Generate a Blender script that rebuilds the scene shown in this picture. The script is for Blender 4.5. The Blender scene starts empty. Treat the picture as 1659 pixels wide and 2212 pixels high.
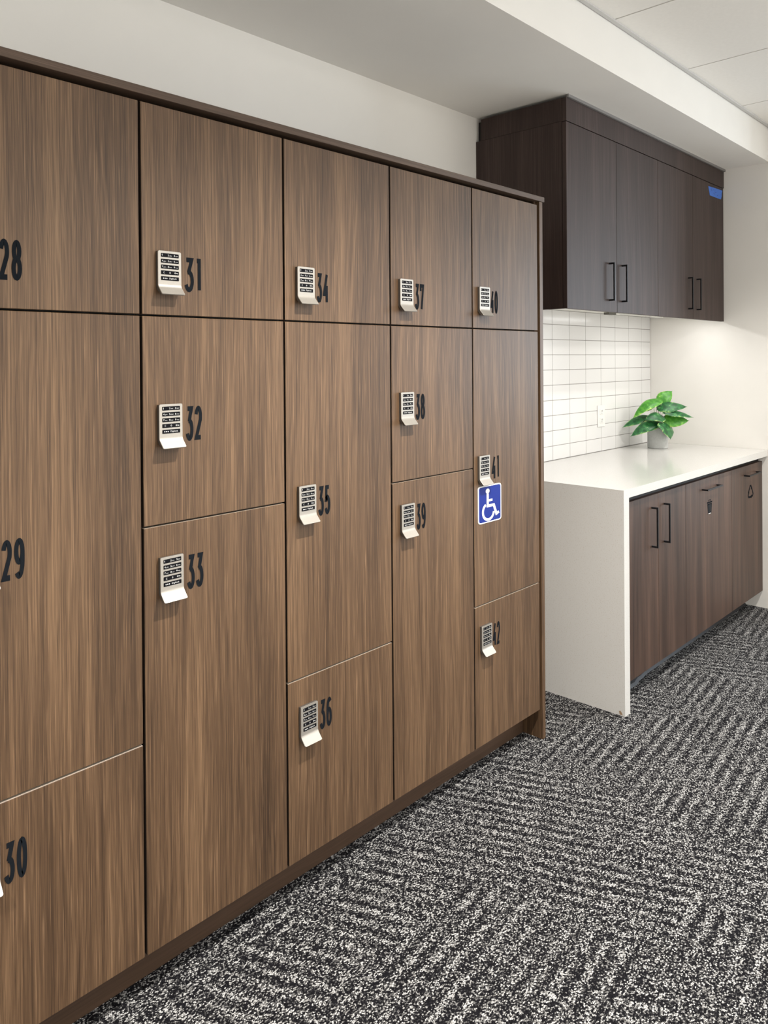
import bpy, bmesh, math, random
from mathutils import Vector, Matrix

# ------------------------------------------------------------------ camera, light, exposure
SC = bpy.context.scene
COL = SC.collection

def setup_camera():
    yaw, pitch, roll = 0.8163, -0.0038, -0.0073
    f = Vector((math.sin(yaw)*math.cos(pitch), math.cos(yaw)*math.cos(pitch), math.sin(pitch)))
    r = Vector((math.cos(yaw), -math.sin(yaw), 0.0))
    u = r.cross(f)
    r2 = r*math.cos(roll) + u*math.sin(roll)
    u2 = -r*math.sin(roll) + u*math.cos(roll)
    cd = bpy.data.cameras.new('camera')
    cd.sensor_fit = 'VERTICAL'
    cd.sensor_height = 36.0
    cd.lens = 1659.9/2212.0*36.0
    cd.shift_y = -(1106.0-782.84)/2212.0
    cd.clip_start = 0.02
    co = bpy.data.objects.new('camera', cd)
    COL.objects.link(co)
    m = Matrix((r2, u2, -f)).transposed().to_4x4()
    m.translation = Vector((-0.8636, -1.5426, 1.4271))
    co.matrix_world = m
    SC.camera = co
setup_camera()

SC.view_settings.view_transform = 'Standard'
SC.view_settings.look = 'None'
SC.view_settings.gamma = 1.0
SC.view_settings.use_curve_mapping = False
SC.view_settings.exposure = 0.06
SC.cycles.use_denoising = True
SC.cycles.sample_clamp_indirect = 6.0

W = bpy.data.worlds.new('world')
SC.world = W
W.use_nodes = True
W.node_tree.nodes['Background'].inputs[0].default_value = (0.75, 0.85, 1.0, 1)
W.node_tree.nodes['Background'].inputs[1].default_value = 0.25

def light(name, kind, loc, energy, color, **kw):
    d = bpy.data.lights.new(name, kind)
    d.energy = energy
    d.color = color
    rot = kw.pop('rot', (0, 0, 0))
    for k, v in kw.items():
        setattr(d, k, v)
    o = bpy.data.objects.new(name, d)
    o.location = loc
    o.rotation_euler = rot
    COL.objects.link(o)
    return o
DOWN_E, WIN_E, FRONT_E, PANEL_E, UNDER_E = 350.0, 145.0, 21.0, 43.0, 1.35
WARM = (1.0, 0.955, 0.885)
for lx, k in ((-1.8, 1.0), (0.6, 1.0), (2.9, 0.42)):          # recessed ceiling downlights over the aisle
    light('downlight_lamp', 'SPOT', (lx, -1.14, 2.69), DOWN_E*k, WARM,
          spot_size=math.radians(119), spot_blend=0.8, shadow_soft_size=0.035)
# unseen fill panels added under the ceiling to raise the ambient light
for lx in (-2.2, 0.9, 3.6):
    light('ceiling_fill_panel', 'AREA', (lx, -3.2, 2.70), PANEL_E, (1.0, 0.96, 0.90), shape='RECTANGLE', size=1.2, size_y=0.6)
# daylight through the window of the far end wall
light('window_daylight', 'AREA', (6.98, -2.45, 1.6), WIN_E, (0.80, 0.90, 1.0), shape='RECTANGLE',
      size=1.6, size_y=2.6, rot=(0, math.radians(90), 0))
# broad unseen fill light added before the solid front wall for ambient light
light('front_fill', 'AREA', (0.8, -4.58, 0.86), FRONT_E, (0.96, 0.98, 1.0), shape='RECTANGLE',
      size=6.5, size_y=1.6, rot=(math.radians(90), 0, 0))

# ------------------------------------------------------------------ materials
def new_mat(name):
    m = bpy.data.materials.new(name)
    m.use_nodes = True
    nt = m.node_tree
    return m, nt, nt.nodes['Principled BSDF']
def N(nt, t, **kw):
    n = nt.nodes.new(t)
    for k, v in kw.items():
        setattr(n, k, v)
    return n
def math_n(nt, op, a, b=None, c=None):
    n = nt.nodes.new('ShaderNodeMath'); n.operation = op
    for i, v in enumerate((a, b, c)):
        if v is None: continue
        if isinstance(v, (int, float)): n.inputs[i].default_value = v
        else: nt.links.new(v, n.inputs[i])
    return n.outputs[0]
def plain(name, col, rough=0.5, metal=0.0, noise=0.0, nscale=40, bump=0.0, spec=0.5):
    m, nt, b = new_mat(name)
    b.inputs['Base Color'].default_value = (*col, 1)
    b.inputs['Roughness'].default_value = rough
    b.inputs['Metallic'].default_value = metal
    b.inputs['Specular IOR Level'].default_value = spec
    if noise or bump:
        geo = N(nt, 'ShaderNodeNewGeometry')
        nz = N(nt, 'ShaderNodeTexNoise'); nz.inputs['Scale'].default_value = nscale; nz.inputs['Detail'].default_value = 4
        nt.links.new(geo.outputs['Position'], nz.inputs['Vector'])
        if noise:
            r = N(nt, 'ShaderNodeValToRGB')
            r.color_ramp.elements[0].position = 0.3; r.color_ramp.elements[1].position = 0.7
            r.color_ramp.elements[0].color = (*[c*(1-noise) for c in col], 1)
            r.color_ramp.elements[1].color = (*[min(1, c*(1+noise)) for c in col], 1)
            nt.links.new(nz.outputs['Fac'], r.inputs['Fac'])
            nt.links.new(r.outputs['Color'], b.inputs['Base Color'])
        if bump:
            bp = N(nt, 'ShaderNodeBump'); bp.inputs['Strength'].default_value = bump; bp.inputs['Distance'].default_value = 0.002
            nt.links.new(nz.outputs['Fac'], bp.inputs['Height'])
            nt.links.new(bp.outputs['Normal'], b.inputs['Normal'])
    return m

def wood(name, dark, mid, lite, rough=0.45, along='Z', spec=0.35, fleck=0.35, contrast=1.0, bands=0.26):
    """Laminate with long grain: broad bands, fine streaks, leaning cathedral lines and short light pores."""
    m, nt, b = new_mat(name)
    L = nt.links
    geo = N(nt, 'ShaderNodeNewGeometry')
    att = N(nt, 'ShaderNodeAttribute', attribute_type='OBJECT', attribute_name='grain')
    sep = N(nt, 'ShaderNodeSeparateXYZ'); L.new(geo.outputs['Position'], sep.inputs[0])
    g = att.outputs['Fac']
    if along == 'Z':
        a = math_n(nt, 'ADD', sep.outputs[0], sep.outputs[1]); l = sep.outputs[2]
    else:
        a = math_n(nt, 'ADD', sep.outputs[2], sep.outputs[1]); l = sep.outputs[0]
    def vec(sl, off=0.0):
        c = N(nt, 'ShaderNodeCombineXYZ')
        L.new(a, c.inputs[0])
        L.new(math_n(nt, 'MULTIPLY', g, 3.7), c.inputs[1])
        L.new(math_n(nt, 'MULTIPLY_ADD', l, sl, off), c.inputs[2])
        return c.outputs[0]
    def noise(v, scale, detail=3.0, rough_=0.55, dist=0.0):
        n = N(nt, 'ShaderNodeTexNoise')
        n.inputs['Scale'].default_value = scale; n.inputs['Detail'].default_value = detail
        n.inputs['Roughness'].default_value = rough_; n.inputs['Distortion'].default_value = dist
        L.new(v, n.inputs['Vector']); return n.outputs['Fac']
    broad = noise(vec(0.05), 13, 2)
    fine = noise(vec(0.0065, 5.0), 300, 3, 0.75)
    wob = noise(vec(0.30, 9.0), 3.2, 2)
    # leaning growth lines: position shifted sideways by a slow wobble
    cat = N(nt, 'ShaderNodeCombineXYZ')
    L.new(math_n(nt, 'MULTIPLY_ADD', wob, 0.15, a), cat.inputs[0])
    L.new(math_n(nt, 'MULTIPLY', g, 2.3), cat.inputs[1])
    L.new(math_n(nt, 'MULTIPLY', l, 0.02), cat.inputs[2])
    lines = noise(cat.outputs[0], 80, 4, 0.65)
    pores = noise(vec(0.013, 2.0), 560, 2, 0.6)
    f1 = math_n(nt, 'MULTIPLY', broad, bands)
    f2 = math_n(nt, 'MULTIPLY_ADD', fine, 0.42, f1)
    f3 = math_n(nt, 'MULTIPLY_ADD', lines, 0.32, f2)
    fc = math_n(nt, 'MULTIPLY_ADD', math_n(nt, 'SUBTRACT', f3, (bands+0.74)/2), contrast, 0.5)
    ramp = N(nt, 'ShaderNodeValToRGB')
    e = ramp.color_ramp.elements
    e[0].position = 0.34; e[0].color = (*dark, 1)
    e[1].position = 0.66; e[1].color = (*lite, 1)
    k = e.new(0.5); k.color = (*mid, 1)
    L.new(fc, ramp.inputs['Fac'])
    pr = N(nt, 'ShaderNodeMapRange'); pr.inputs['From Min'].default_value = 0.58; pr.inputs['From Max'].default_value = 0.76
    L.new(pores, pr.inputs['Value'])
    mix = N(nt, 'ShaderNodeMix', data_type='RGBA')
    L.new(math_n(nt, 'MULTIPLY', pr.outputs[0], fleck), mix.inputs['Factor'])
    L.new(ramp.outputs['Color'], mix.inputs['A'])
    mix.inputs['B'].default_value = (*[min(1, c*1.45+0.01) for c in lite], 1)
    pd = N(nt, 'ShaderNodeMapRange'); pd.inputs['From Min'].default_value = 0.45; pd.inputs['From Max'].default_value = 0.30
    L.new(pores, pd.inputs['Value'])
    mix2 = N(nt, 'ShaderNodeMix', data_type='RGBA')
    L.new(math_n(nt, 'MULTIPLY', pd.outputs[0], fleck), mix2.inputs['Factor'])
    L.new(mix.outputs['Result'], mix2.inputs['A'])
    mix2.inputs['B'].default_value = (*[c*0.7 for c in dark], 1)
    L.new(mix2.outputs['Result'], b.inputs['Base Color'])
    b.inputs['Roughness'].default_value = rough
    b.inputs['Specular IOR Level'].default_value = spec
    bp = N(nt, 'ShaderNodeBump'); bp.inputs['Strength'].default_value = 0.12; bp.inputs['Distance'].default_value = 0.0006
    L.new(pores, bp.inputs['Height']); L.new(bp.outputs['Normal'], b.inputs['Normal'])
    return m

M = {}
M['walnut'] = wood('walnut_laminate', (0.038, 0.0208, 0.0108), (0.097, 0.0552, 0.0292), (0.192, 0.116, 0.063), contrast=1.12, fleck=0.55)
M['walnut_h'] = wood('walnut_laminate_edge', (0.05, 0.030, 0.020), (0.085, 0.054, 0.037), (0.14, 0.093, 0.065), along='X')
M['umber'] = wood('dark_umber_laminate', (0.024, 0.0155, 0.0135), (0.042, 0.0275, 0.024), (0.080, 0.054, 0.048), rough=0.5, fleck=0.15, spec=0.24)
M['umber_h'] = wood('dark_umber_laminate_rail', (0.032, 0.020, 0.017), (0.05, 0.032, 0.027), (0.085, 0.056, 0.048), rough=0.4, fleck=0.15)
M['russet'] = wood('russet_brown_laminate', (0.027, 0.0152, 0.0105), (0.060, 0.034, 0.0238), (0.106, 0.061, 0.0428), fleck=0.12, contrast=1.1, bands=0.55)
M['carcass'] = plain('dark_carcass', (0.012, 0.009, 0.007), 0.7)
M['seamshade'] = plain('door_seam_shade', (0.022, 0.014, 0.010), 0.6)
M['topedge'] = plain('pale_top_edge', (0.50, 0.42, 0.34), 0.5)
M['toe'] = wood('brown_toe_board', (0.045, 0.026, 0.016), (0.068, 0.040, 0.025), (0.10, 0.06, 0.038), along='X', fleck=0.1)
M['wall'] = plain('warm_white_paint', (0.82, 0.80, 0.765), 0.75, noise=0.012, nscale=5, bump=0.02)
M['ceil'] = plain('ceiling_tile_white', (0.82, 0.795, 0.755), 0.85, noise=0.015, nscale=60)
M['joint'] = plain('joint_shadow_grey', (0.05, 0.045, 0.042), 0.8)
M['angle'] = plain('white_metal_angle', (0.56, 0.55, 0.535), 0.5)
M['steel'] = plain('satin_nickel', (0.40, 0.375, 0.34), 0.45, 0.65, noise=0.03, nscale=300)
M['case'] = plain('lock_case_grey', (0.10, 0.088, 0.078), 0.45, 0.3)
M['key'] = plain('black_keys', (0.008, 0.008, 0.010), 0.75, spec=0.06)
M['keytext'] = plain('white_legend', (0.62, 0.62, 0.62), 0.6, spec=0.2)
M['vinyl'] = plain('black_vinyl', (0.008, 0.010, 0.013), 0.8, spec=0.06)
M['blackmetal'] = plain('matte_black_metal', (0.008, 0.008, 0.010), 0.45, 0.2)
M['signblue'] = plain('sign_blue', (0.008, 0.024, 0.22), 0.5, spec=0.2)
M['signwhite'] = plain('sign_white', (0.86, 0.86, 0.86), 0.4)
M['rubber'] = plain('black_rubber_base', (0.010, 0.0105, 0.014), 0.55, noise=0.3, nscale=25)
M['tilewhite'] = plain('white_glazed_tile', (0.73, 0.725, 0.72), 0.16)
M['grout'] = plain('grey_grout', (0.27, 0.255, 0.245), 0.9)
M['plastic'] = plain('white_plastic', (0.78, 0.765, 0.745), 0.35)
M['slot'] = plain('outlet_slot', (0.16, 0.15, 0.15), 0.6)
M['melamine'] = plain('white_melamine', (0.84, 0.82, 0.77), 0.45)
M['connector'] = plain('grey_connector', (0.12, 0.115, 0.10), 0.5)
M['concrete'] = plain('grey_concrete_pot', (0.50, 0.51, 0.50), 0.85, noise=0.06, nscale=70, bump=0.1)
M['soil'] = plain('white_pot_fill', (0.55, 0.52, 0.46), 0.95, noise=0.4, nscale=200)
M['stem'] = plain('pale_stem', (0.50, 0.55, 0.36), 0.5)
M['bouncefloor'] = plain('pale_bounce_floor', (0.72, 0.69, 0.63), 0.6, noise=0.03, nscale=8)
M['bead'] = plain('grey_filler_bead', (0.20, 0.19, 0.185), 0.7)
M['chip'] = plain('brown_chip', (0.30, 0.20, 0.12), 0.9)
M['tape'] = plain('blue_masking_tape', (0.055, 0.16, 0.56), 0.7, noise=0.08, nscale=300)
M['ink'] = plain('pen_ink', (0.03, 0.07, 0.30), 0.7)

def make_quartz():
    m, nt, b = new_mat('white_quartz')
    geo = N(nt, 'ShaderNodeNewGeometry')
    v = N(nt, 'ShaderNodeTexNoise'); v.inputs['Scale'].default_value = 260; v.inputs['Detail'].default_value = 2
    nt.links.new(geo.outputs['Position'], v.inputs['Vector'])
    r = N(nt, 'ShaderNodeValToRGB')
    r.color_ramp.elements[0].position = 0.30; r.color_ramp.elements[0].color = (0.53, 0.50, 0.465, 1)
    r.color_ramp.elements[1].position = 0.42; r.color_ramp.elements[1].color = (0.61, 0.60, 0.58, 1)
    nt.links.new(v.outputs['Fac'], r.inputs['Fac'])
    nt.links.new(r.outputs['Color'], b.inputs['Base Color'])
    b.inputs['Roughness'].default_value = 0.14
    return m
M['quartz'] = make_quartz()

def make_carpet():
    m, nt, b = new_mat('charcoal_loop_carpet')
    L = nt.links
    geo = N(nt, 'ShaderNodeNewGeometry')
    sep = N(nt, 'ShaderNodeSeparateXYZ'); L.new(geo.outputs['Position'], sep.inputs[0])
    X, Y = sep.outputs[0], sep.outputs[1]
    # woven blocks whose stripe rows run one way or the other
    wn = N(nt, 'ShaderNodeTexNoise'); wn.inputs['Scale'].default_value = 9; wn.inputs['Detail'].default_value = 1
    L.new(geo.outputs['Position'], wn.inputs['Vector'])
    wx = math_n(nt, 'MULTIPLY_ADD', wn.outputs['Fac'], 0.06, X)
    wy = math_n(nt, 'MULTIPLY_ADD', wn.outputs['Fac'], 0.06, Y)
    bx = math_n(nt, 'FLOOR', math_n(nt, 'DIVIDE', wx, 0.30))
    by = math_n(nt, 'FLOOR', math_n(nt, 'DIVIDE', wy, 0.24))
    cb = N(nt, 'ShaderNodeCombineXYZ'); L.new(bx, cb.inputs[0]); L.new(by, cb.inputs[1])
    wh = N(nt, 'ShaderNodeTexWhiteNoise'); L.new(cb.outputs[0], wh.inputs['Vector'])
    pick = math_n(nt, 'GREATER_THAN', wh.outputs['Value'], 0.52)
    sx = math_n(nt, 'SINE', math_n(nt, 'MULTIPLY', math_n(nt, 'MULTIPLY_ADD', Y, 0.45, X), 2*math.pi/0.047))
    sy = math_n(nt, 'SINE', math_n(nt, 'MULTIPLY', math_n(nt, 'MULTIPLY_ADD', X, -0.10, Y), 2*math.pi/0.044))
    st = N(nt, 'ShaderNodeMix'); L.new(pick, st.inputs['Factor']); L.new(sx, st.inputs['A']); L.new(sy, st.inputs['B'])
    amp = N(nt, 'ShaderNodeTexNoise'); amp.inputs['Scale'].default_value = 5; amp.inputs['Detail'].default_value = 2
    L.new(geo.outputs['Position'], amp.inputs['Vector'])
    am = N(nt, 'ShaderNodeMapRange'); am.inputs['From Min'].default_value = 0.35; am.inputs['From Max'].default_value = 0.65
    am.inputs['To Min'].default_value = 0.03; am.inputs['To Max'].default_value = 0.20
    L.new(amp.outputs['Fac'], am.inputs['Value'])
    mod = math_n(nt, 'MULTIPLY', st.outputs['Result'], am.outputs[0])
    vo = N(nt, 'ShaderNodeTexVoronoi'); vo.inputs['Scale'].default_value = 280; vo.inputs['Randomness'].default_value = 0.85
    mp = N(nt, 'ShaderNodeMapping'); mp.inputs['Scale'].default_value = (0.86, 1.12, 1.0); mp.inputs['Rotation'].default_value = (0, 0, 0.35)
    L.new(geo.outputs['Position'], mp.inputs['Vector']); L.new(mp.outputs[0], vo.inputs['Vector'])
    sc = N(nt, 'ShaderNodeSeparateColor'); L.new(vo.outputs['Color'], sc.inputs[0])
    lum = math_n(nt, 'ADD', sc.outputs[0], mod)
    ramp = N(nt, 'ShaderNodeValToRGB')
    e = ramp.color_ramp.elements
    e[0].position = 0.45; e[0].color = (0.009, 0.0085, 0.011, 1)
    e[1].position = 0.94; e[1].color = (0.54, 0.535, 0.53, 1)
    k = e.new(0.58); k.color = (0.050, 0.049, 0.052, 1)
    k = e.new(0.72); k.color = (0.20, 0.196, 0.193, 1)
    L.new(lum, ramp.inputs['Fac'])
    # loops are dark between
    dr = N(nt, 'ShaderNodeMapRange'); dr.inputs['From Min'].default_value = 0.35; dr.inputs['From Max'].default_value = 0.75
    dr.inputs['To Min'].default_value = 1.0; dr.inputs['To Max'].default_value = 0.35
    L.new(vo.outputs['Distance'], dr.inputs['Value'])
    mul = N(nt, 'ShaderNodeMix', data_type='RGBA', blend_type='MULTIPLY'); mul.inputs['Factor'].default_value = 1.0
    L.new(ramp.outputs['Color'], mul.inputs['A']); L.new(dr.outputs[0], mul.inputs['B'])
    L.new(mul.outputs['Result'], b.inputs['Base Color'])
    b.inputs['Roughness'].default_value = 0.95
    b.inputs['Specular IOR Level'].default_value = 0.1
    bp = N(nt, 'ShaderNodeBump'); bp.invert = True; bp.inputs['Strength'].default_value = 0.5; bp.inputs['Distance'].default_value = 0.004
    L.new(vo.outputs['Distance'], bp.inputs['Height']); L.new(bp.outputs['Normal'], b.inputs['Normal'])
    return m
M['carpet'] = make_carpet()

def make_leaf(name, deep, mid, edge):
    m, nt, b = new_mat(name)
    L = nt.links
    uv = N(nt, 'ShaderNodeUVMap'); uv.uv_map = 'UVMap'
    sep = N(nt, 'ShaderNodeSeparateXYZ'); L.new(uv.outputs[0], sep.inputs[0])
    au = math_n(nt, 'ABSOLUTE', math_n(nt, 'SUBTRACT', sep.outputs[0], 0.5))
    geo = N(nt, 'ShaderNodeNewGeometry')
    nz = N(nt, 'ShaderNodeTexNoise'); nz.inputs['Scale'].default_value = 45; nz.inputs['Detail'].default_value = 3
    L.new(geo.outputs['Position'], nz.inputs['Vector'])
    vein = math_n(nt, 'SINE', math_n(nt, 'MULTIPLY', math_n(nt, 'MULTIPLY_ADD', au, -0.9, sep.outputs[1]), 60))
    t = math_n(nt, 'ADD', math_n(nt, 'MULTIPLY_ADD', vein, 0.03, nz.outputs['Fac']), math_n(nt, 'MULTIPLY', math_n(nt, 'POWER', math_n(nt, 'MULTIPLY', au, 2.0), 6.0), 0.28))
    r = N(nt, 'ShaderNodeValToRGB')
    e = r.color_ramp.elements
    e[0].position = 0.40; e[0].color = (*deep, 1)
    e[1].position = 0.84; e[1].color = (*edge, 1)
    k = e.new(0.66); k.color = (*mid, 1)
    L.new(t, r.inputs['Fac']); L.new(r.outputs['Color'], b.inputs['Base Color'])
    b.inputs['Roughness'].default_value = 0.38
    b.inputs['Transmission Weight'].default_value = 0.0
    b.inputs['Subsurface Weight'].default_value = 0.0
    return m
M['leafdark'] = make_leaf('dark_leaf', (0.010, 0.075, 0.022), (0.035, 0.20, 0.055), (0.55, 0.72, 0.25))
M['leaflime'] = make_leaf('lime_leaf', (0.035, 0.20, 0.015), (0.10, 0.36, 0.035), (0.50, 0.72, 0.20))

# ------------------------------------------------------------------ builders
class MB:
    """Collects shapes (world coordinates) and links them as one mesh object."""
    def __init__(self): self.bm = bmesh.new(); self.mi = 0; self.uv = None
    def _tag(self, faces):
        for f in faces: f.material_index = self.mi
    def box(self, x0, x1, y0, y1, z0, z1, bev=0.0):
        vs = [self.bm.verts.new((x, y, z)) for x in (x0, x1) for y in (y0, y1) for z in (z0, z1)]
        idx = [(0, 1, 3, 2), (4, 6, 7, 5), (0, 4, 5, 1), (2, 3, 7, 6), (0, 2, 6, 4), (1, 5, 7, 3)]
        fs = [self.bm.faces.new([vs[i] for i in q]) for q in idx]
        self._tag(fs)
        if bev > 0:
            es = list({e for f in fs for e in f.edges})
            r = bmesh.ops.bevel(self.bm, geom=es, offset=bev, segments=1, affect='EDGES', clamp_overlap=True)
            self._tag(r['faces'])
        return self
    def prism(self, pts, axis, a0, a1):
        """pts: polygon in the two other axes (in order), extruded along axis from a0 to a1."""
        def mk(p, a):
            c = [0, 0, 0]; o = [i for i in range(3) if i != axis]
            c[o[0]], c[o[1]], c[axis] = p[0], p[1], a
            return self.bm.verts.new(c)
        A = [mk(p, a0) for p in pts]; B = [mk(p, a1) for p in pts]
        n = len(pts)
        fs = [self.bm.faces.new(A[::-1]), self.bm.faces.new(B)]
        for i in range(n):
            fs.append(self.bm.faces.new((A[i], A[(i+1) % n], B[(i+1) % n], B[i])))
        self._tag(fs); return self
    def poly(self, pts):
        f = self.bm.faces.new([self.bm.verts.new(p) for p in pts]); self._tag([f]); return self
    def lathe(self, prof, cx, cy, n=40):
        rings = []
        for r, z in prof:
            rings.append([self.bm.verts.new((cx+r*math.cos(2*math.pi*i/n), cy+r*math.sin(2*math.pi*i/n), z)) for i in range(n)])
        fs = []
        for a, b in zip(rings, rings[1:]):
            for i in range(n):
                fs.append(self.bm.faces.new((a[i], a[(i+1) % n], b[(i+1) % n], b[i])))
        fs.append(self.bm.faces.new(rings[0][::-1])); fs.append(self.bm.faces.new(rings[-1]))
        self._tag(fs); return self
    def tube(self, pts, r, n=8):
        pts = [Vector(p) for p in pts]; rings = []
        for i, p in enumerate(pts):
            d = (pts[min(i+1, len(pts)-1)] - pts[max(i-1, 0)]).normalized()
            u = d.orthogonal().normalized(); v = d.cross(u)
            rr = r[i] if isinstance(r, (list, tuple)) else r
            rings.append([self.bm.verts.new(p + (u*math.cos(2*math.pi*k/n) + v*math.sin(2*math.pi*k/n))*rr) for k in range(n)])
        fs = []
        for a, b in zip(rings, rings[1:]):
            for k in range(n):
                fs.append(self.bm.faces.new((a[k], a[(k+1) % n], b[(k+1) % n], b[k])))
        fs += [self.bm.faces.new(rings[0][::-1]), self.bm.faces.new(rings[-1])]
        self._tag(fs); return self
    def stroke(self, pts, rx, rz, y, closed=False):
        """Flat band on a vertical plane (x, z) with an elliptical pen, mitred at the corners."""
        P = [Vector((p[0]/rx, p[1]/rz)) for p in pts]
        n = len(P); Lf, Rt = [], []
        for i in range(n):
            a = P[(i-1) % n] if (closed or i > 0) else None
            c = P[(i+1) % n] if (closed or i < n-1) else None
            d0 = (P[i]-a).normalized() if a is not None else None
            d1 = (c-P[i]).normalized() if c is not None else None
            d0 = d0 or d1; d1 = d1 or d0
            n0 = Vector((-d0.y, d0.x)); n1 = Vector((-d1.y, d1.x))
            m = (n0+n1)
            m = m.normalized() if m.length > 1e-6 else n0
            k = min(1.0/max(m.dot(n0), 0.3), 2.6)
            Lf.append(P[i]+m*k); Rt.append(P[i]-m*k)
        V = lambda q: self.bm.verts.new((q.x*rx, y, q.y*rz))
        Lv = [V(q) for q in Lf]; Rv = [V(q) for q in Rt]
        fs = []
        for i in range(n if closed else n-1):
            j = (i+1) % n
            fs.append(self.bm.faces.new((Rv[i], Rv[j], Lv[j], Lv[i])))
        self._tag(fs); return self
    def build(self, name, mats, parent=None, grain=None, smooth=False):
        org = origin_of(parent)
        bmesh.ops.translate(self.bm, verts=self.bm.verts, vec=-org)
        if not isinstance(mats, (list, tuple)): mats = [mats]
        bmesh.ops.recalc_face_normals(self.bm, faces=self.bm.faces)
        me = bpy.data.meshes.new(name)
        if smooth:
            for f in self.bm.faces: f.smooth = True
        self.bm.to_mesh(me); self.bm.free()
        for mt in mats: me.materials.append(mt)
        o = bpy.data.objects.new(name, me); COL.objects.link(o)
        if parent is not None: o.parent = parent
        if grain is not None: o['grain'] = float(grain)
        return o
ORG = {}
def origin_of(o):
    v = Vector((0, 0, 0))
    while o is not None:
        v += o.location; o = o.parent
    return v
def tag(o, label, cat, group=None, kind=None):
    if label: o['label'] = label
    if cat: o['category'] = cat
    if group: o['group'] = group
    if kind: o['kind'] = kind
    return o
def thing(name, label, cat, loc, group=None):
    o = bpy.data.objects.new(name, None); o.empty_display_size = 0.05
    o.location = loc; COL.objects.link(o)
    return tag(o, label, cat, group)
def struct(o):
    o['kind'] = 'structure'; return o
def ell(cx, cz, rx, rz, a0, a1, n=18):
    return [(cx+rx*math.cos(math.radians(a0+(a1-a0)*i/n)), cz+rz*math.sin(math.radians(a0+(a1-a0)*i/n))) for i in range(n+1)]

# ------------------------------------------------------------------ measures of the place
XEND, YW, YT = 3.785, 0.546, 0.538         # end wall, painted back wall, tile face
ZS, ZC, YF = 2.522, 2.7166, -0.163         # soffit underside, ceiling, soffit face
CW = 0.4034                                # locker column pitch

# ------------------------------------------------------------------ the room
struct(MB().box(-4, 7.1, -2.45, 0.65, -0.05, 0.0).build('floor', M['carpet']))
struct(MB().box(-4, 7.1, -4.6, -2.45, -0.05, 0.0).build('floor', M['bouncefloor']))   # unseen pale floor added to bounce light up to soffit and ceiling
struct(MB().box(-4, XEND+0.1, YW, YW+0.1, 0, 2.85).build('wall_back', M['wall']))
struct(MB().box(XEND, XEND+0.12, -0.45, YW, 0, 2.85).build('wall_right', M['wall']))
struct(MB().box(XEND+0.12, 7.1, -0.55, -0.45, 0, 2.85).build('wall_north', M['wall']))
struct(MB().box(-4.1, -4.0, -4.6, YW+0.1, 0, 2.85).build('wall_left', M['wall']))
struct(MB().box(-4.1, 7.1, -4.7, -4.6, 0, 2.85).build('wall_front', M['wall']))
w = MB()
w.box(7.0, 7.1, -4.6, -3.85, 0, 2.85).box(7.0, 7.1, -1.05, -0.45, 0, 2.85)
w.box(7.0, 7.1, -3.85, -1.05, 0, 0.75).box(7.0, 7.1, -3.85, -1.05, 2.45, 2.85)
struct(w.build('wall_east', M['wall']))
wf = MB()
for y in (-3.85, -2.48, -1.09): wf.box(7.02, 7.08, y, y+0.04, 0.75, 2.45)
wf.box(7.02, 7.08, -3.85, -1.05, 0.75, 0.79).box(7.02, 7.08, -3.85, -1.05, 2.41, 2.45)
struct(wf.build('window_1', M['angle']))
struct(MB().box(-4.0, XEND, YF, YW, ZS, 2.85).build('ceiling_soffit', M['wall']))
c = MB()
xs = [1.8829+0.7012*k for k in range(-9, 9)]
xs = [x for x in xs if -4.0 < x < 7.0]
edges = [-4.0]+xs+[7.0]
ys = [-0.170, -2.27, -4.6]
for a, b in zip(edges, edges[1:]):
    for y1, y0 in zip(ys, ys[1:]):
        c.box(a+0.0038, b-0.0038, y0+0.0028, y1-0.0028, ZC, ZC+0.02)
c.mi = 1
c.box(-4.0, 7.0, -4.6, -0.165, ZC+0.02, ZC+0.06)
struct(c.build('ceiling', [M['ceil'], M['joint']]))
t = MB()
t.box(-4.0, XEND, YF-0.020, YF-0.0035, ZC-0.007, ZC+0.003)
t.mi = 1
t.box(-4.0, XEND, YF-0.0035, YF, ZC-0.004, ZC+0.003)
struct(t.build('trim_1', [M['angle'], M['joint']]))
# thin grey bead between the upper cabinets and the soffit
struct(MB().box(1.985, XEND, 0.076, 0.0855, ZS-0.012, ZS).build('trim_2', M['bead']))

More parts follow.
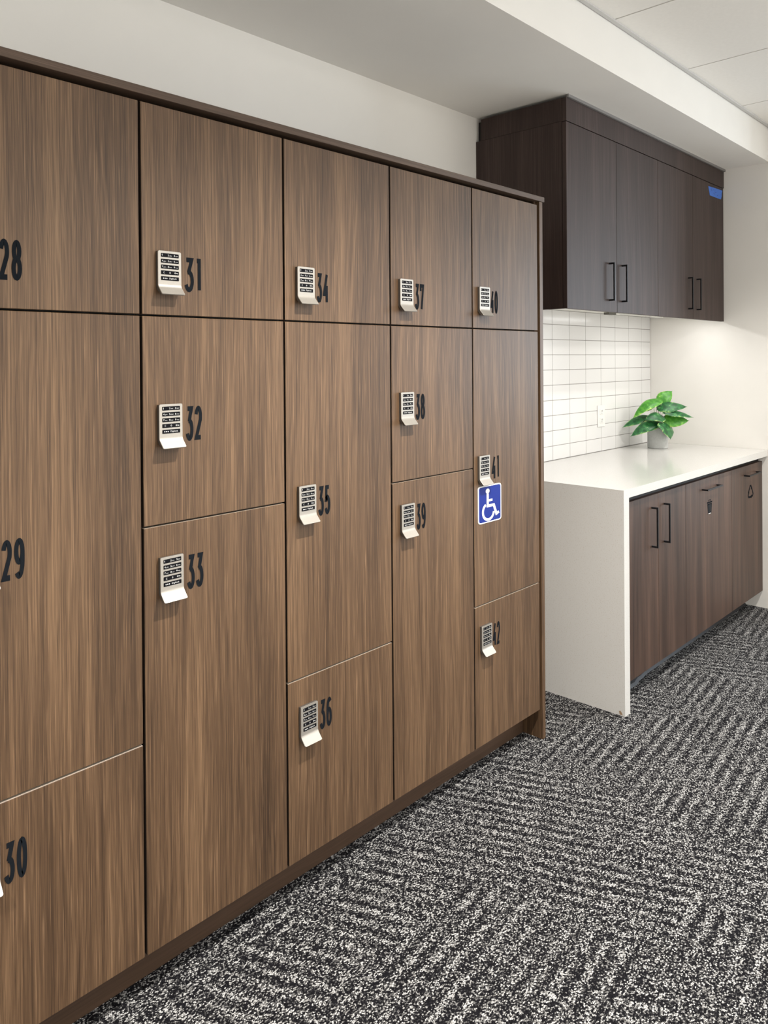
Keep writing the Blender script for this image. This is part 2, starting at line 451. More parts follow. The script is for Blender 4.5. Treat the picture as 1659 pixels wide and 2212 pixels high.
# ------------------------------------------------------------------ lock (built once, then copied)
PW, PH = 0.059, 0.098
def lock_profile():
    pts = [(-0.0100, 0.0)]
    pts += [(-0.0100, -0.0740)]
    for i in range(1, 7):
        t_ = i/6.0
        pts.append((-0.0100-0.0045*t_*t_, -0.0740-0.0095*t_))
    pts.append((-0.0270, -0.0972))
    return pts
def build_lock():
    o = MB()
    o.prism([(0, -0.001), (-0.0068, -0.001), (-0.0068, -0.0745), (-0.0105, -0.0845), (-0.0222, -0.0972), (-0.0190, -0.0985), (-0.0060, -0.0890), (0, -0.0800)], 0, 0.0008, PW-0.0012)
    body = o.build('keypad_lock', M['case'])
    prof = lock_profile()
    # resample by length so the plate's rounded corners can be cut across it
    dense = []
    for (y0, z0), (y1, z1) in zip(prof, prof[1:]):
        dense.append((y0, z0))
    dense.append(prof[-1])
    tot = 0.0; S = [0.0]
    for (y0, z0), (y1, z1) in zip(dense, dense[1:]):
        tot += math.hypot(y1-y0, z1-z0); S.append(tot)
    R = 0.0035
    lev = sorted(set([round(v, 6) for v in S] + [R*(1-math.cos(math.pi/2*i/4)) for i in range(5)] + [tot-R*(1-math.cos(math.pi/2*i/4)) for i in range(5)]))
    def at(s):
        for i in range(len(S)-1):
            if s <= S[i+1]+1e-9:
                k = (s-S[i])/max(S[i+1]-S[i], 1e-9)
                return (dense[i][0]+(dense[i+1][0]-dense[i][0])*k, dense[i][1]+(dense[i+1][1]-dense[i][1])*k)
        return dense[-1]
    bm = bmesh.new(); rows = []
    T = 0.0024
    for s in lev:
        y, z = at(s)
        y2, z2 = at(min(s+0.001, tot)); y1, z1 = at(max(s-0.001, 0))
        d = Vector((y2-y1, z2-z1)).normalized(); nrm = Vector((d.y, -d.x))
        if nrm.x > 0: nrm = -nrm
        q = min(s, tot-s)
        ins = R-math.sqrt(max(R*R-(R-q)**2, 0)) if q < R else 0.0
        b_ = 0.0006
        row = []
        for xx, dep in ((ins, T), (ins, b_), (ins+b_, 0), (PW-ins-b_, 0), (PW-ins, b_), (PW-ins, T)):
            row.append(bm.verts.new((xx, y-nrm.x*dep, z-nrm.y*dep)))
        rows.append(row)
    for a, b in zip(rows, rows[1:]):
        for i in range(6):
            j = (i+1) % 6
            bm.faces.new((a[i], a[j], b[j], b[i]))
    bm.faces.new(rows[0][::-1]); bm.faces.new(rows[-1])
    p = MB(); p.bm.free(); p.bm = bm
    p.build('faceplate', M['steel'], body)
    rows_txt = [[('1', ''), ('2', 'abc'), ('3', 'def')], [('4', 'ghi'), ('5', 'jkl'), ('6', 'mno')],
                [('7', 'pqrs'), ('8', 'tuv'), ('9', 'wxyz')], [('C', ''), ('0', ''), ('key', '')], [('dots', ''), ('Digilock', '')]]
    for k, row in enumerate(rows_txt):
        z1 = -0.0052-0.01295*k; z0 = z1-0.0087; x0, x1 = 0.0073, 0.0522
        m = MB()
        rr = 0.0012
        outl = []
        for cx, cz, a in ((x1-rr, z1-rr, 0), (x0+rr, z1-rr, 90), (x0+rr, z0+rr, 180), (x1-rr, z0+rr, 270)):
            outl += ell(cx, cz, rr, rr, a, a+90, 3)
        m.prism([(p_[0], p_[1]) for p_ in outl], 1, -0.0100, -0.0106)
        m.mi = 1
        yl = -0.01075; zc = (z0+z1)/2
        n = 3 if len(row) == 3 else 2
        for i, (big, small) in enumerate(row):
            xc = x0+(x1-x0)*((i+0.5)/3 if n == 3 else (0.22, 0.66)[i])
            if big == 'dots':
                for q in (-1, 0, 1):
                    m.poly([(px, yl, pz) for px, pz in ell(xc+q*0.0042, zc, 0.0014, 0.0014, 0, 324, 9)])
            elif big == 'key':
                m.stroke(ell(xc-0.0022, zc, 0.0013, 0.0013, 0, 345, 10), 0.0004, 0.0004, yl, closed=True)
                m.stroke([(xc-0.0009, zc), (xc+0.0042, zc), (xc+0.0042, zc-0.0016)], 0.00045, 0.00045, yl)
                m.stroke([(xc+0.0026, zc), (xc+0.0026, zc-0.0014)], 0.0004, 0.0004, yl)
            elif big == 'Digilock':
                add_text(m, big, xc-0.0095, zc-0.0015, 0.0050, yl, 0.019)
            else:
                wbig = 0.0032
                if small:
                    add_text(m, big, xc-0.0056, zc-0.0018, 0.0054, yl, wbig)
                    add_text(m, small, xc-0.0012, zc-0.0016, 0.0032, yl, 0.0060)
                elif big == '1':
                    m.stroke([(xc-0.0056, zc+0.0011), (xc-0.0046, zc+0.0018), (xc-0.0046, zc-0.0018)], 0.0004, 0.0004, yl)
                else:
                    add_text(m, big, xc-0.0018, zc-0.0018, 0.0054, yl, wbig)
        m.build('key_strip', [M['key'], M['keytext']], body)
    return body
def add_text(mb, s, x, z, size, y, width):
    cu = bpy.data.curves.new('legend', 'FONT'); cu.body = s; cu.size = size
    o = bpy.data.objects.new('legend', cu); COL.objects.link(o)
    dg = bpy.context.evaluated_depsgraph_get()
    me = o.evaluated_get(dg).to_mesh()
    vs = [v.co.copy() for v in me.vertices]
    if vs:
        mn = min(v.x for v in vs); mx = max(v.x for v in vs)
        k = width/max(mx-mn, 1e-6)
        nv = [mb.bm.verts.new((x+(v.x-mn)*k, y, z+v.y)) for v in vs]
        for p in me.polygons:
            try: mb._tag([mb.bm.faces.new([nv[i] for i in p.vertices])])
            except ValueError: pass
    o.evaluated_get(dg).to_mesh_clear()
    bpy.data.objects.remove(o); bpy.data.curves.remove(cu)
LOCK = build_lock()
def place_lock(parent, pos):
    global LOCK
    if not LOCK.get('used'):
        r = LOCK; r['used'] = 1
    else:
        r = LOCK.copy(); COL.objects.link(r)
        for ch in LOCK.children:
            d = ch.copy(); COL.objects.link(d); d.parent = r
    r.parent = parent
    r.location = Vector(pos)-origin_of(parent)
    return r

# ------------------------------------------------------------------ numerals
GL = {
 '0': (0.0190, [(ell(.5, .5, .5, .5, 0, 345, 23), True)]),
 '1': (0.0112, [([(0, 1), (1, 1), (1, 0)], False)]),
 '2': (0.0185, [(ell(.48, .72, .50, .28, 165, -28, 16)+[(0.0, 0.0), (1.0, 0.0)], False)]),
 '3': (0.0180, [([(0.0, 1), (.92, 1), (.36, .56)], False), ([(.22, .588)]+ell(.44, .29, .56, .297, 90, -155, 18), False)]),
 '4': (0.0195, [([(.80, 1.04), (0.0, .27), (1.05, .27)], False), ([(.74, .60), (.74, -.05)], False)]),
 '5': (0.0185, [([(.95, 1), (.14, 1), (.08, .50)]+ell(.46, .31, .54, .31, 142, -155, 18), False)]),
 '6': (0.0190, [(ell(.5, .3, .5, .3, 0, 345, 21), True), (ell(.56, .50, .56, .50, 52, 180, 12)+[(0, .3)], False)]),
 '7': (0.0190, [([(0, .76), (0, 1), (1, 1), (.34, -.05)], False)]),
 '8': (0.0190, [(ell(.5, .76, .42, .24, 0, 345, 19), True), (ell(.5, .27, .5, .27, 0, 345, 19), True)]),
 '9': (0.0190, [(ell(.5, .7, .5, .3, 0, 345, 21), True), (ell(.44, .50, .56, .50, 232, 360, 12)+[(1, .7)], False)]),
}
def number_mesh(txt, x, ztop, y=-0.0006):
    H, rz = 0.0790, 0.0054
    k = 0.0435/(sum(GL[ch][0] for ch in txt)+0.0042)      # every pair fills the same width
    rx, gap = 0.0038*min(k, 1.1), 0.0036*k
    m = MB()
    for ch in txt:
        wd, strokes = GL[ch]
        wd *= k
        for si, (pts, closed) in enumerate(strokes):
            q = [(x+rx+p[0]*(wd-2*rx), ztop-H+rz+p[1]*(H-2*rz)) for p in pts]
            m.stroke(q, rx, rz, y-0.00025*si, closed)
        x += wd+gap
    return m

# ------------------------------------------------------------------ lockers
ZT, Z1 = 2.0005, 1.5288
ZB = 0.117
cols = [
    (-CW,    0.0,    [(28, Z1, ZT), (29, 0.5855, Z1), (30, ZB, 0.5855)]),
    (0.0,    CW,     [(31, Z1, ZT), (32, 1.0602, Z1), (33, ZB, 1.0602)]),
    (CW,     2*CW,   [(34, Z1, ZT), (35, 0.5911, Z1), (36, ZB, 0.5911)]),
    (2*CW,   3*CW,   [(37, Z1, ZT), (38, 1.0598, Z1), (39, ZB, 1.0598)]),
    (3*CW,   1.6140, [(40, Z1, ZT), (41, 0.5926, Z1), (42, ZB, 0.5926)]),
]
plate_z = {28: 1.6715, 29: 1.0975, 30: 0.5205, 31: 1.6735, 32: 1.3305, 33: 0.9888, 34: 1.6715, 35: 1.0970, 36: 0.5200,
           37: 1.6683, 38: 1.3280, 39: 0.9912, 40: 1.6698, 41: 1.0995, 42: 0.5242}
plate_x = {0: -0.3660, 1: 0.0370, 2: 0.4415, 3: 0.8410, 4: 1.2395}
num_x = {0: -0.2960, 1: 0.1112, 2: 0.5160, 3: 0.9180, 4: 1.3145}
num_top = {28: 1.6645, 29: 1.0850, 30: 0.5025, 31: 1.6653, 32: 1.3225, 33: 0.9800, 34: 1.6608, 35: 1.0872, 36: 0.5115,
           37: 1.6590, 38: 1.3205, 39: 0.9828, 40: 1.6620, 41: 1.0905, 42: 0.5150}
where = {28: 'above locker 29', 29: 'tall, between lockers 28 and 30', 30: 'low, beneath tall locker 29',
         31: 'above locker 32', 32: 'between lockers 31 and 33', 33: 'tall, beneath locker 32',
         34: 'above tall locker 35', 35: 'tall, between lockers 34 and 36', 36: 'low, beneath tall locker 35',
         37: 'above locker 38', 38: 'between lockers 37 and 39', 39: 'tall, beneath locker 38',
         40: 'above tall locker 41', 41: 'tall, with the blue wheelchair sign', 42: 'low, beneath the wheelchair-sign locker'}
GAPX, GAPZ = 0.0031, 0.0021
for ci, (x0, x1, cells) in enumerate(cols):
    for num, z0, z1 in cells:
        loc = ((x0+x1)/2, 0.25, z0)
        L_ = thing('locker', 'walnut locker with black number %d on its door, %s' % (num, where[num]), 'locker', loc, 'numbered walnut lockers')
        rx1 = x1-GAPX if ci < 4 else x1
        zb = z0+(GAPZ if z0 > ZB+0.01 else 0)
        MB().box(x0+0.001, x1-0.001, 0.0215, 0.535, z0+0.001, z1-0.001).build('carcass', M['carcass'], L_)
        d = MB().box(x0+GAPX, rx1, 0.0, 0.0195, zb, z1-GAPZ, bev=0.0009)
        d.bm.normal_update()
        for f in d.bm.faces:                 # seam shade painted dark on sides and underside; top edge coloured pale
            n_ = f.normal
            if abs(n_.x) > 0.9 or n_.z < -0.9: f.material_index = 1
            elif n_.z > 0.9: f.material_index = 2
        d = d.build('door', [M['walnut'], M['seamshade'], M['topedge']], L_, grain=ci*1.0+0.3)
        number_mesh(str(num), num_x[ci], num_top[num]).build('number_decal', M['vinyl'], d)
        px = plate_x[ci]-(0.007 if num == 41 else 0)
        place_lock(L_, (px, 0.0, plate_z[num]))

S_ = thing('locker_surround', 'walnut top board, end panels and kick board framing the numbered lockers', 'locker surround', (0.6, 0.25, 0))
MB().box(-0.4300, 1.6575, -0.006, 0.540, 2.0128, 2.0310, bev=0.0008).build('top_board', M['walnut_h'], S_, grain=0.4)
MB().box(1.6290, 1.6507, -0.001, 0.540, 0.0, 2.0128, bev=0.0006).build('end_panel', M['walnut'], S_, grain=6.2)
MB().box(-0.4255, -0.4060, -0.001, 0.540, 0.0, 2.0128, bev=0.0006).build('end_panel', M['walnut'], S_, grain=7.2)
MB().box(-0.4060, 1.6290, 0.0860, 0.1040, 0.0, 0.1140).build('kick_board', M['toe'], S_, grain=0.9)
MB().box(1.6150, 1.6290, 0.0140, 0.540, 0.1140, 2.0128).build('filler_strip', M['toe'], S_, grain=0.2)

# ------------------------------------------------------------------ accessibility sign on locker 41
sx0, sx1, sz0, sz1 = 1.2325, 1.3683, 0.8675, 0.9950
G_ = thing('accessibility_sign', 'blue square sign with white wheelchair symbol under the number 41', 'sign', ((sx0+sx1)/2, 0, sz0))
def rrect(x0, x1, z0, z1, rx, rz):
    o = []
    for cx, cz, a in ((x1-rx, z1-rz, 0), (x0+rx, z1-rz, 90), (x0+rx, z0+rz, 180), (x1-rx, z0+rz, 270)):
        o += ell(cx, cz, rx, rz, a, a+90, 5)
    return o
MB().prism(rrect(sx0, sx1, sz0, sz1, .013, .010), 1, -0.0018, -0.0001).build('border_plate', M['signwhite'], G_)
MB().prism(rrect(sx0+.005, sx1-.005, sz0+.0040, sz1-.0040, .010, .0075), 1, -0.0021, -0.0010).build('blue_field', M['signblue'], G_)
sw, sh = sx1-sx0, sz1-sz0
U = lambda u, v: (sx0+u*sw, sz1-v*sh)
m = MB(); ys = -0.0024
m.poly([(px, ys, pz) for px, pz in ell(*U(.40, .155), .085*sw, .068*sh, 0, 340, 17)])
pw, ph = 0.040*sw, 0.036*sh
m.stroke([U(.40, .22), U(.40, .555), U(.66, .555), U(.775, .815), U(.885, .775)], pw*1.15, ph, ys)
m.stroke([U(.40, .41), U(.60, .41)], pw, ph*.85, ys-.0004)
m.stroke(ell(*U(.425, .705), .235*sw, .215*sh, 118, 352, 24), pw, ph, ys-.0002)
m.build('wheelchair_symbol', M['signwhite'], G_)

# ------------------------------------------------------------------ counter with waterfall end
YC, XW0, XW1, ZCT, ZCB = -0.1465, 2.0045, 2.0500, 0.900, 0.8655
K_ = thing('countertop', 'white quartz counter with a waterfall end beside the lockers', 'counter', (2.9, 0.2, 0))
MB().box(XW0, XEND-0.001, YC, YT-0.001, ZCB, ZCT).build('counter_slab', M['quartz'], K_)
WFL = MB().box(XW0, XW1, YC, YT-0.001, 0.0, ZCB).build('waterfall_panel', M['quartz'], K_)
MB().poly([(XW0-.0006, YC+.022, 0.004), (XW0-.0006, YC+.010, 0.004), (XW0-.0006, YC+.013, 0.012), (XW0-.0006, YC+.020, 0.020), (XW0-.0006, YC+.026, 0.016)]).build('edge_chip', M['chip'], WFL)

# ------------------------------------------------------------------ handles
def bar_handle(parent, x, z, length, y, vertical=True, proj=0.030):
    m = MB(); t_ = 0.0075
    if vertical:
        m.box(x-t_/2, x+t_/2, y-proj, y-proj+t_, z, z+length, bev=0.0008)
        for zz in (z, z+length-t_): m.box(x-t_/2, x+t_/2, y-proj+t_, y, zz, zz+t_)
    else:
        m.box(x, x+length, y-proj, y-proj+t_, z-t_/2, z+t_/2, bev=0.0008)
        for xx in (x, x+length-t_): m.box(xx, xx+t_, y-proj+t_, y, z-t_/2, z+t_/2)
    return m.build('handle', M['blackmetal'], parent)

# ------------------------------------------------------------------ base cabinets
YD, ZD0, ZD1 = -0.1165, 0.0985, 0.8350
def base_unit(name, label, x0, x1, fronts):
    b = thing(name, label, 'cabinet', ((x0+x1)/2, 0.2, 0), 'base cabinets under the counter')
    MB().box(x0+.001, x1-.001, YD+.021, YT-0.003, ZD0, ZCB-.001).build('carcass', M['carcass'], b)
    out = []
    for a, c_, gr in fronts:
        out.append(MB().box(a+.0012, c_-.0012, YD, YD+.019, ZD0, ZD1, bev=0.0006).build('door', M['russet'], b, grain=gr))
    return b, out
XB = [2.0510, 2.3935, 2.6935, 3.2935, XEND-0.002]
b1, d1 = base_unit('base_cabinet', 'russet brown two-door base cabinet beside the white waterfall end', XB[0], XB[2], [(XB[0], XB[1], 11.0), (XB[1], XB[2], 11.6)])
bar_handle(d1[0], 2.3280, 0.6110, 0.1740, YD); bar_handle(d1[1], 2.4530, 0.6110, 0.1740, YD)
b2, d2 = base_unit('base_cabinet', 'russet brown pull-out bin cabinet with black trash can symbol', XB[2], XB[3], [(XB[2], XB[3], 12.2)])
bar_handle(d2[0], 2.8900, 0.7855, 0.1990, YD, vertical=False)
b3, d3 = base_unit('base_cabinet', 'russet brown pull-out bin cabinet with black recycling arrows symbol', XB[3], XB[4], [(XB[3], XB[4], 13.1)])
bar_handle(d3[0], 3.4840, 0.7855, 0.1990, YD, vertical=False)
# trash can symbol: lid with grip, tapered ribbed body, pale foot line
m = MB(); yy = YD-0.0006
tx, tw = 2.9875, 0.067
m.stroke([(tx-.012, .7165), (tx-.012, .7235), (tx+.012, .7235), (tx+.012, .7165)], .0028, .0020, yy)
m.poly([(tx-tw/2, yy, .7085), (tx+tw/2, yy, .7085), (tx+tw/2, yy, .7160), (tx-tw/2, yy, .7160)])
m.poly([(tx-tw/2+.004, yy, .7065), (tx-tw/2+.013, yy, .6545), (tx+tw/2-.013, yy, .6545), (tx+tw/2-.004, yy, .7065)])
m.mi = 1
for q in (-.014, 0, .014):
    m.poly([(tx+q*.85-.0022, yy-.0003, .6640), (tx+q*.85+.0022, yy-.0003, .6640), (tx+q+.0022, yy-.0003, .7010), (tx+q-.0022, yy-.0003, .7010)])
m.mi = 2
m.poly([(tx-.016, yy-.0003, .6555), (tx+.016, yy-.0003, .6555), (tx+.016, yy-.0003, .6595), (tx-.016, yy-.0003, .6595)])
m.build('trash_symbol', [M['vinyl'], M['blackmetal'], M['plastic']], d2[0])
# recycling symbol: three chasing arrows
m = MB()
cx, cz, s_ = 3.5850, 0.6830, 0.040
def rot(p, a): return (p[0]*math.cos(a)-p[1]*math.sin(a), p[0]*math.sin(a)+p[1]*math.cos(a))
for k in range(3):
    a = 2*math.pi*k/3
    tri = [(-.80, .10), (-.20, 1.02), (.16, 1.02), (.34, .72)]
    pts = [rot(p, a) for p in tri]
    m.stroke([(cx+p[0]*s_, cz+p[1]*s_*.87) for p in pts], .0062, .0050, YD-.0006)
    hd = [rot(p, a) for p in ((.08, .62), (.66, .86), (.56, .24))]
    m.poly([(cx+p[0]*s_, YD-.0006, cz+p[1]*s_*.87) for p in hd])
m.build('recycling_symbol', M['vinyl'], d3[0])
# rubber cove base on the floor under the cabinets, its near end loose
m = MB()
xsb = [2.052+0.03*i for i in range(58)]
xsb = [x for x in xsb if x < XEND-0.004]+[XEND-0.003]
rng = random.Random(3)
V = []
for i, x in enumerate(xsb):
    loose = max(0.0, 1-(x-2.05)/0.42)
    yb = -0.012+(-0.045+0.010*math.sin(i*1.9))*loose
    zt = 0.088-0.018*loose*abs(math.sin(i*1.3))
    V.append([m.bm.verts.new((x, yb-.016, 0.0)), m.bm.verts.new((x, yb-.006, 0.010)), m.bm.verts.new((x, yb, zt)), m.bm.verts.new((x, yb+.006, zt)), m.bm.verts.new((x, yb+.006, 0.0))])
for a, b in zip(V, V[1:]):
    for k in range(5):
        m.bm.faces.new((a[k], a[(k+1) % 5], b[(k+1) % 5], b[k]))
m.bm.faces.new(V[0][::-1]); m.bm.faces.new(V[-1])
tag(m.build('cove_base', M['rubber']), 'black rubber cove base on the carpet under the base cabinets', 'skirting')
# ------------------------------------------------------------------ backsplash
B_ = thing('tile_backsplash', 'white stacked tile backsplash with grey grout between counter and upper cabinets', 'backsplash', (2.9, 0.54, ZCT))
MB().box(1.9985, XEND-0.001, YT+.0012, YW-.0005, ZCT, 1.6775).build('grout_bed', M['grout'], B_)
m = MB()
txs = [1.9985, 2.0937, 2.2681, 2.4425]+[2.6169+.1742*k for k in range(7)]+[XEND-0.001]
tzs = [0.9005, 0.9740]+[0.9740+.0785*k for k in range(1, 9)]+[1.6775]
for a, b in zip(txs, txs[1:]):
    for p, q in zip(tzs, tzs[1:]):
        m.box(a+.0016, b-.0016, YT, YT+.006, p+.0013, q-.0013, bev=0.0012)
m.build('tile_field', M['tilewhite'], B_)
# outlet
O_ = thing('power_outlet', 'white power outlet plate on the tile backsplash behind the plant', 'outlet', (3.13, YT, 1.04))
MB().box(3.0900, 3.1750, YT-.0055, YT-.0002, 1.0385, 1.1605, bev=0.002).build('cover_plate', M['plastic'], O_)
for zc in (1.0750, 1.1240):
    m = MB().box(3.1120, 3.1530, YT-.0075, YT-.0050, zc-.0165, zc+.0165, bev=0.001)
    m.mi = 1
    m.box(3.1235, 3.1265, YT-.0079, YT-.0070, zc-.001, zc+.009).box(3.1385, 3.1415, YT-.0079, YT-.0070, zc-.001, zc+.009).box(3.1300, 3.1350, YT-.0079, YT-.0070, zc-.011, zc-.006)
    m.build('receptacle', [M['plastic'], M['slot']], O_)

# ------------------------------------------------------------------ upper cabinets
YU, ZU0, ZUB, ZU1, ZUT = 0.0854, 1.6341, 1.6780, 2.4110, 2.5090
XU = [1.9794, 2.4268, 2.8701, 3.3157, 3.7720]
def upper_unit(label, x0, x1, fronts, left_panel=False):
    b = thing('upper_cabinet', label, 'cabinet', ((x0+x1)/2, 0.3, ZU0), 'upper cabinets over the counter')
    xa = x0
    if left_panel:
        MB().box(x0, x0+.018, YU+.0215, YW-.001, ZU0, ZU1+.002).build('side_panel', M['umber'], b, grain=21.0)
        xa = x0+.0185
    MB().box(xa, x1-.0008, YU+.0215, YW-.001, ZUB, ZU1).build('carcass', M['melamine'], b)
    ds = []
    for a, c_, g in fronts:
        ds.append(MB().box(a+.0012, c_-.0012, YU, YU+.0195, ZU0, ZU1-.0015, bev=0.0006).build('door', M['umber'], b, grain=g))
    return b, ds
u1, ud1 = upper_unit('dark brown upper cabinet with exposed side, left of its twin', XU[0], XU[2], [(XU[0], XU[1], 22.0), (XU[1], XU[2], 22.7)], True)
u2, ud2 = upper_unit('dark brown upper cabinet with the blue tape, against the end wall', XU[2], XU[4], [(XU[2], XU[3], 23.3), (XU[3], XU[4], 24.1)])
for dd, hx in ((ud1[0], 2.3545), (ud1[1], 2.4790), (ud2[0], 3.2520), (ud2[1], 3.3660)):
    bar_handle(dd, hx, 1.6830, 0.1720, YU, proj=0.027)
F_ = thing('cabinet_fascia', 'dark brown filler rail above the upper cabinet doors, wrapping the side', 'fascia', (2.9, 0.3, ZU1))
MB().box(XU[0], 3.7780, YU-.0015, YU+.018, ZU1+.0015, ZUT, bev=0.0006).build('front_rail', M['umber'], F_, grain=25.0)
MB().box(XU[0]-.0012, XU[0]+.016, YU+.0182, YW-.030, ZU1+.0025, ZUT).build('side_return', M['umber'], F_, grain=26.0)
MB().box(XU[0]+.02, 3.7780, YU+.03, YW-.002, ZU1+.003, ZUT-.004).build('top_filler', M['carcass'], F_)
# blue masking tape
tp = MB()
zq = [(3.5405, 2.3885), (3.5440, 2.3740), (3.5560, 2.3560), (3.5600, 2.3400), (3.6450, 2.3400), (3.7300, 2.3415), (3.7450, 2.3620), (3.7440, 2.3760), (3.7560, 2.3960), (3.6500, 2.3930)]
tp.prism(zq, 1, YU-.0012, YU-.0001)
tp.mi = 1
for q in ([(3.585, 2.383), (3.585, 2.367)], [(3.578, 2.379), (3.592, 2.371)], [(3.615, 2.383), (3.610, 2.374)], [(3.640, 2.384), (3.640, 2.366), (3.660, 2.372)], [(3.690, 2.362), (3.668, 2.352)], [(3.610, 2.361), (3.640, 2.356)]):
    tp.stroke(q, .0016, .0013, YU-.0015)
tag(tp.build('masking_tape', [M['tape'], M['ink']]), 'strip of blue masking tape stuck on the end upper cabinet door', 'tape')

# ------------------------------------------------------------------ under-cabinet lamps
def emis(name, col, s):
    m_, nt, b_ = new_mat(name)
    b_.inputs['Base Color'].default_value = (.9, .9, .88, 1)
    b_.inputs['Emission Color'].default_value = (*col, 1); b_.inputs['Emission Strength'].default_value = s
    return m_
M['diffuser'] = emis('lamp_diffuser', (1.0, 0.95, 0.86), 1.6)
def under_lamp(label, x0, x1, yc, e):
    z1 = ZUB-.0006
    o = thing('under_cabinet_lamp', label, 'lamp', ((x0+x1)/2, yc, z1-.010), 'under-cabinet lamps')
    h = MB().box(x0, x1, yc-.020, yc+.020, z1-.006, z1)
    h.box(x0, x0+.004, yc-.020, yc+.020, z1-.010, z1-.006).box(x1-.004, x1, yc-.020, yc+.020, z1-.010, z1-.006)
    h.build('housing', M['plastic'], o)
    MB().box(x0+.005, x1-.005, yc-.016, yc+.016, z1-.008, z1-.006).build('diffuser', M['diffuser'], o)
    light('under_cabinet_glow', 'AREA', ((x0+x1)/2, yc, z1-.0105), e, (1.0, 0.985, 0.96), shape='RECTANGLE', size=(x1-x0)-.02, size_y=.022)
under_lamp('slim white lamp under the upper cabinet nearer the lockers', 2.06, 2.62, 0.190, UNDER_E)
under_lamp('slim white lamp under the upper cabinet nearer the end wall', 3.10, 3.66, 0.190, UNDER_E*1.1)
cn = MB().box(3.055, 3.140, 0.445, 0.475, ZUB-.0125, ZUB-.0005)
cn.mi = 1
cn.box(3.500, 3.660, 0.400, 0.440, ZUB-.012, ZUB-.0005)
cn.tube([(3.140, .46, ZUB-.006), (3.24, .452, ZUB-.008), (3.36, .44, ZUB-.005), (3.50, .42, ZUB-.006)], 0.0025, 6)
tag(cn.build('cable_connector', [M['connector'], M['plastic']]), 'small grey cable connector with white lead and junction box under the upper cabinets', 'connector')

# ------------------------------------------------------------------ potted plant
PX, PY = 3.4925, 0.3655
P_ = thing('potted_plant', 'artificial green plant in a grey concrete pot on the white counter', 'plant', (PX, PY, ZCT))
rp = 0.0570
MB().lathe([(rp-.003, ZCT), (rp, ZCT+.003), (rp, ZCT+.117), (rp-.002, ZCT+.119), (rp-.006, ZCT+.119), (rp-.007, ZCT+.100), (0.002, ZCT+.100)], PX, PY, 48).build('pot', M['concrete'], P_, smooth=False)
MB().lathe([(rp-.0075, ZCT+.1005), (rp-.0075, ZCT+.104), (.02, ZCT+.110), (.002, ZCT+.111)], PX, PY, 32).build('soil', M['soil'], P_)
RX = Vector((0.6848, -0.7287, 0)); FD = Vector((-0.7287, -0.6848, 0))   # sideways and towards the aisle
def pt(a, d, h): return Vector((PX, PY, ZCT)) + RX*a + FD*d + Vector((0, 0, h))
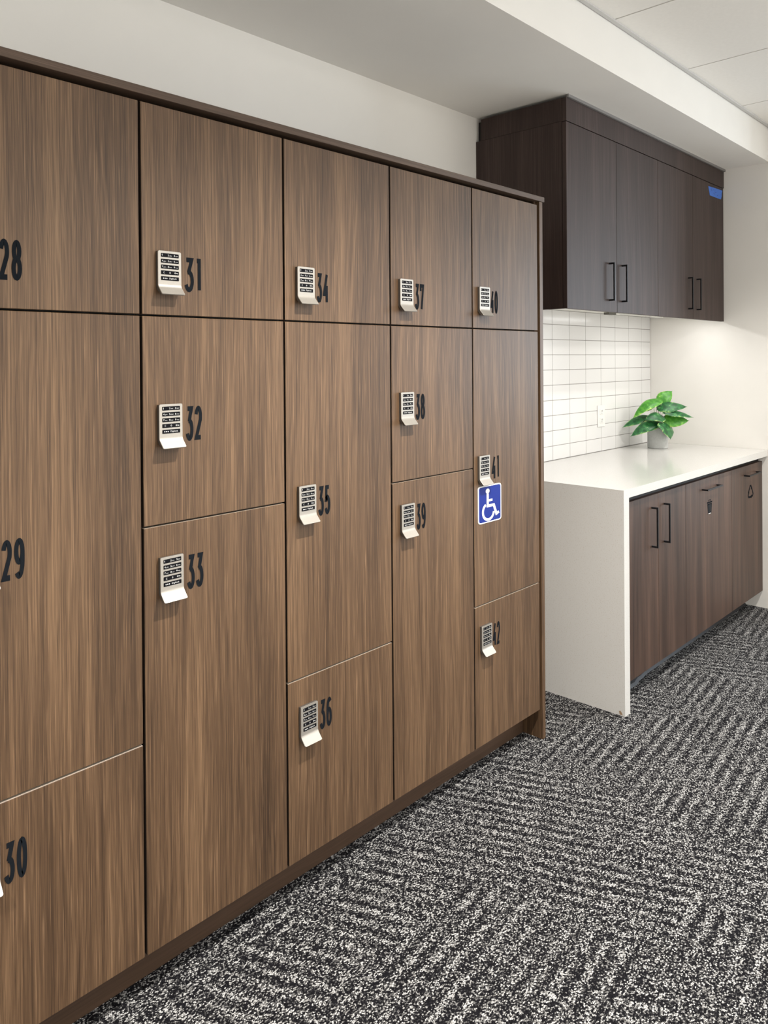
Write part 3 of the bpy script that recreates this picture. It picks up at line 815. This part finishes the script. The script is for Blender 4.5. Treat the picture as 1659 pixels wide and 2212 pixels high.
def leaf(base, tip, width, arch, roll, mat, fold=0.25, heart=0.30):
    A, T_ = pt(*base), pt(*tip)
    ax = (T_-A); Ln = ax.length; ax.normalize()
    up = Vector((0, 0, 1)); side = ax.cross(up)
    side = side.normalized() if side.length > 1e-3 else RX.copy()
    side = (Matrix.Rotation(math.radians(roll), 3, ax) @ side)
    nrm = side.cross(ax)
    if nrm.z < 0 and abs(roll) < 80: nrm = -nrm
    bm = bmesh.new(); uvl = bm.loops.layers.uv.new('UVMap')
    n, k = 16, 8; grid = []; rngl = random.Random(int(1000*abs(tip[0])+77))
    ph = rngl.uniform(0, 6)
    for i in range(n+1):
        t_ = i/n
        wv = width*0.5*(max(0.0, math.sin(math.pi*min(1, (t_+.02)**heart_pow(heart)))))**0.85
        if t_ > 0.86: wv *= max(0.05, 1-((t_-.86)/.14)**1.3*0.92)
        c_ = A + ax*(Ln*t_) + nrm*(arch*math.sin(math.pi*t_)*Ln)
        row = []
        for j in range(k+1):
            s = j/k*2-1
            rip = 0.02*math.sin(t_*14+ph+s*1.5)*abs(s)
            p_ = c_ + side*(wv*s) + nrm*(-fold*wv*s*s*1.1 + rip*wv*2 + fold*0.5*wv*abs(s))
            row.append(bm.verts.new(p_))
        grid.append(row)
    for i in range(n):
        for j in range(k):
            f_ = bm.faces.new((grid[i][j], grid[i][j+1], grid[i+1][j+1], grid[i+1][j])); f_.smooth = True
            for lp, (u_, v_) in zip(f_.loops, ((j/k, i/n), ((j+1)/k, i/n), ((j+1)/k, (i+1)/n), (j/k, (i+1)/n))):
                lp[uvl].uv = (u_, v_)
    bmesh.ops.translate(bm, verts=bm.verts, vec=-origin_of(P_))
    me = bpy.data.meshes.new('leaf'); bm.to_mesh(me); bm.free(); me.materials.append(mat)
    o = bpy.data.objects.new('leaf', me); COL.objects.link(o); o.parent = P_
    so = o.modifiers.new('thick', 'SOLIDIFY'); so.thickness = 0.0007
    base_pt = pt(base[0]*.15, base[1]*.15, .10)
    mid = (base_pt+A)/2 + Vector((0, 0, .012))
    MB().tube([base_pt, mid, A, A+ax*(Ln*.12)+nrm*(arch*.36*Ln)], [.0022, .0018, .0015, .0011], 6).build('stem', M['stem'], P_, smooth=True)
def heart_pow(h): return 0.62+h*0.2
D_, G2 = M['leafdark'], M['leaflime']
leaf((0.012, -0.010, 0.262), (0.098, -0.030, 0.330), 0.082, 0.10, 55, G2)
leaf((0.020, 0.015, 0.282), (-0.168, 0.060, 0.172), 0.072, 0.16, -35, G2)
leaf((-0.012, 0.020, 0.232), (0.160, 0.040, 0.240), 0.088, 0.08, 40, D_)
leaf((0.022, 0.050, 0.182), (-0.105, 0.085, 0.170), 0.080, 0.14, -40, D_)
leaf((-0.050, 0.010, 0.185), (-0.214, 0.020, 0.120), 0.060, 0.08, -42, D_)
leaf((0.000, 0.045, 0.158), (-0.184, 0.070, 0.072), 0.078, 0.12, -45, D_)
leaf((0.002, 0.062, 0.156), (0.036, 0.108, 0.058), 0.158, 0.12, -8, D_, fold=0.12)
leaf((0.010, 0.055, 0.212), (0.188, 0.060, 0.178), 0.058, 0.07, 38, D_)
leaf((0.020, 0.030, 0.165), (0.168, 0.045, 0.160), 0.085, 0.04, 65, G2)
leaf((-0.010, -0.040, 0.240), (-0.085, -0.100, 0.215), 0.060, 0.10, -50, G2)
leaf((-0.015, -0.030, 0.170), (-0.110, -0.060, 0.135), 0.060, 0.10, -40, G2)
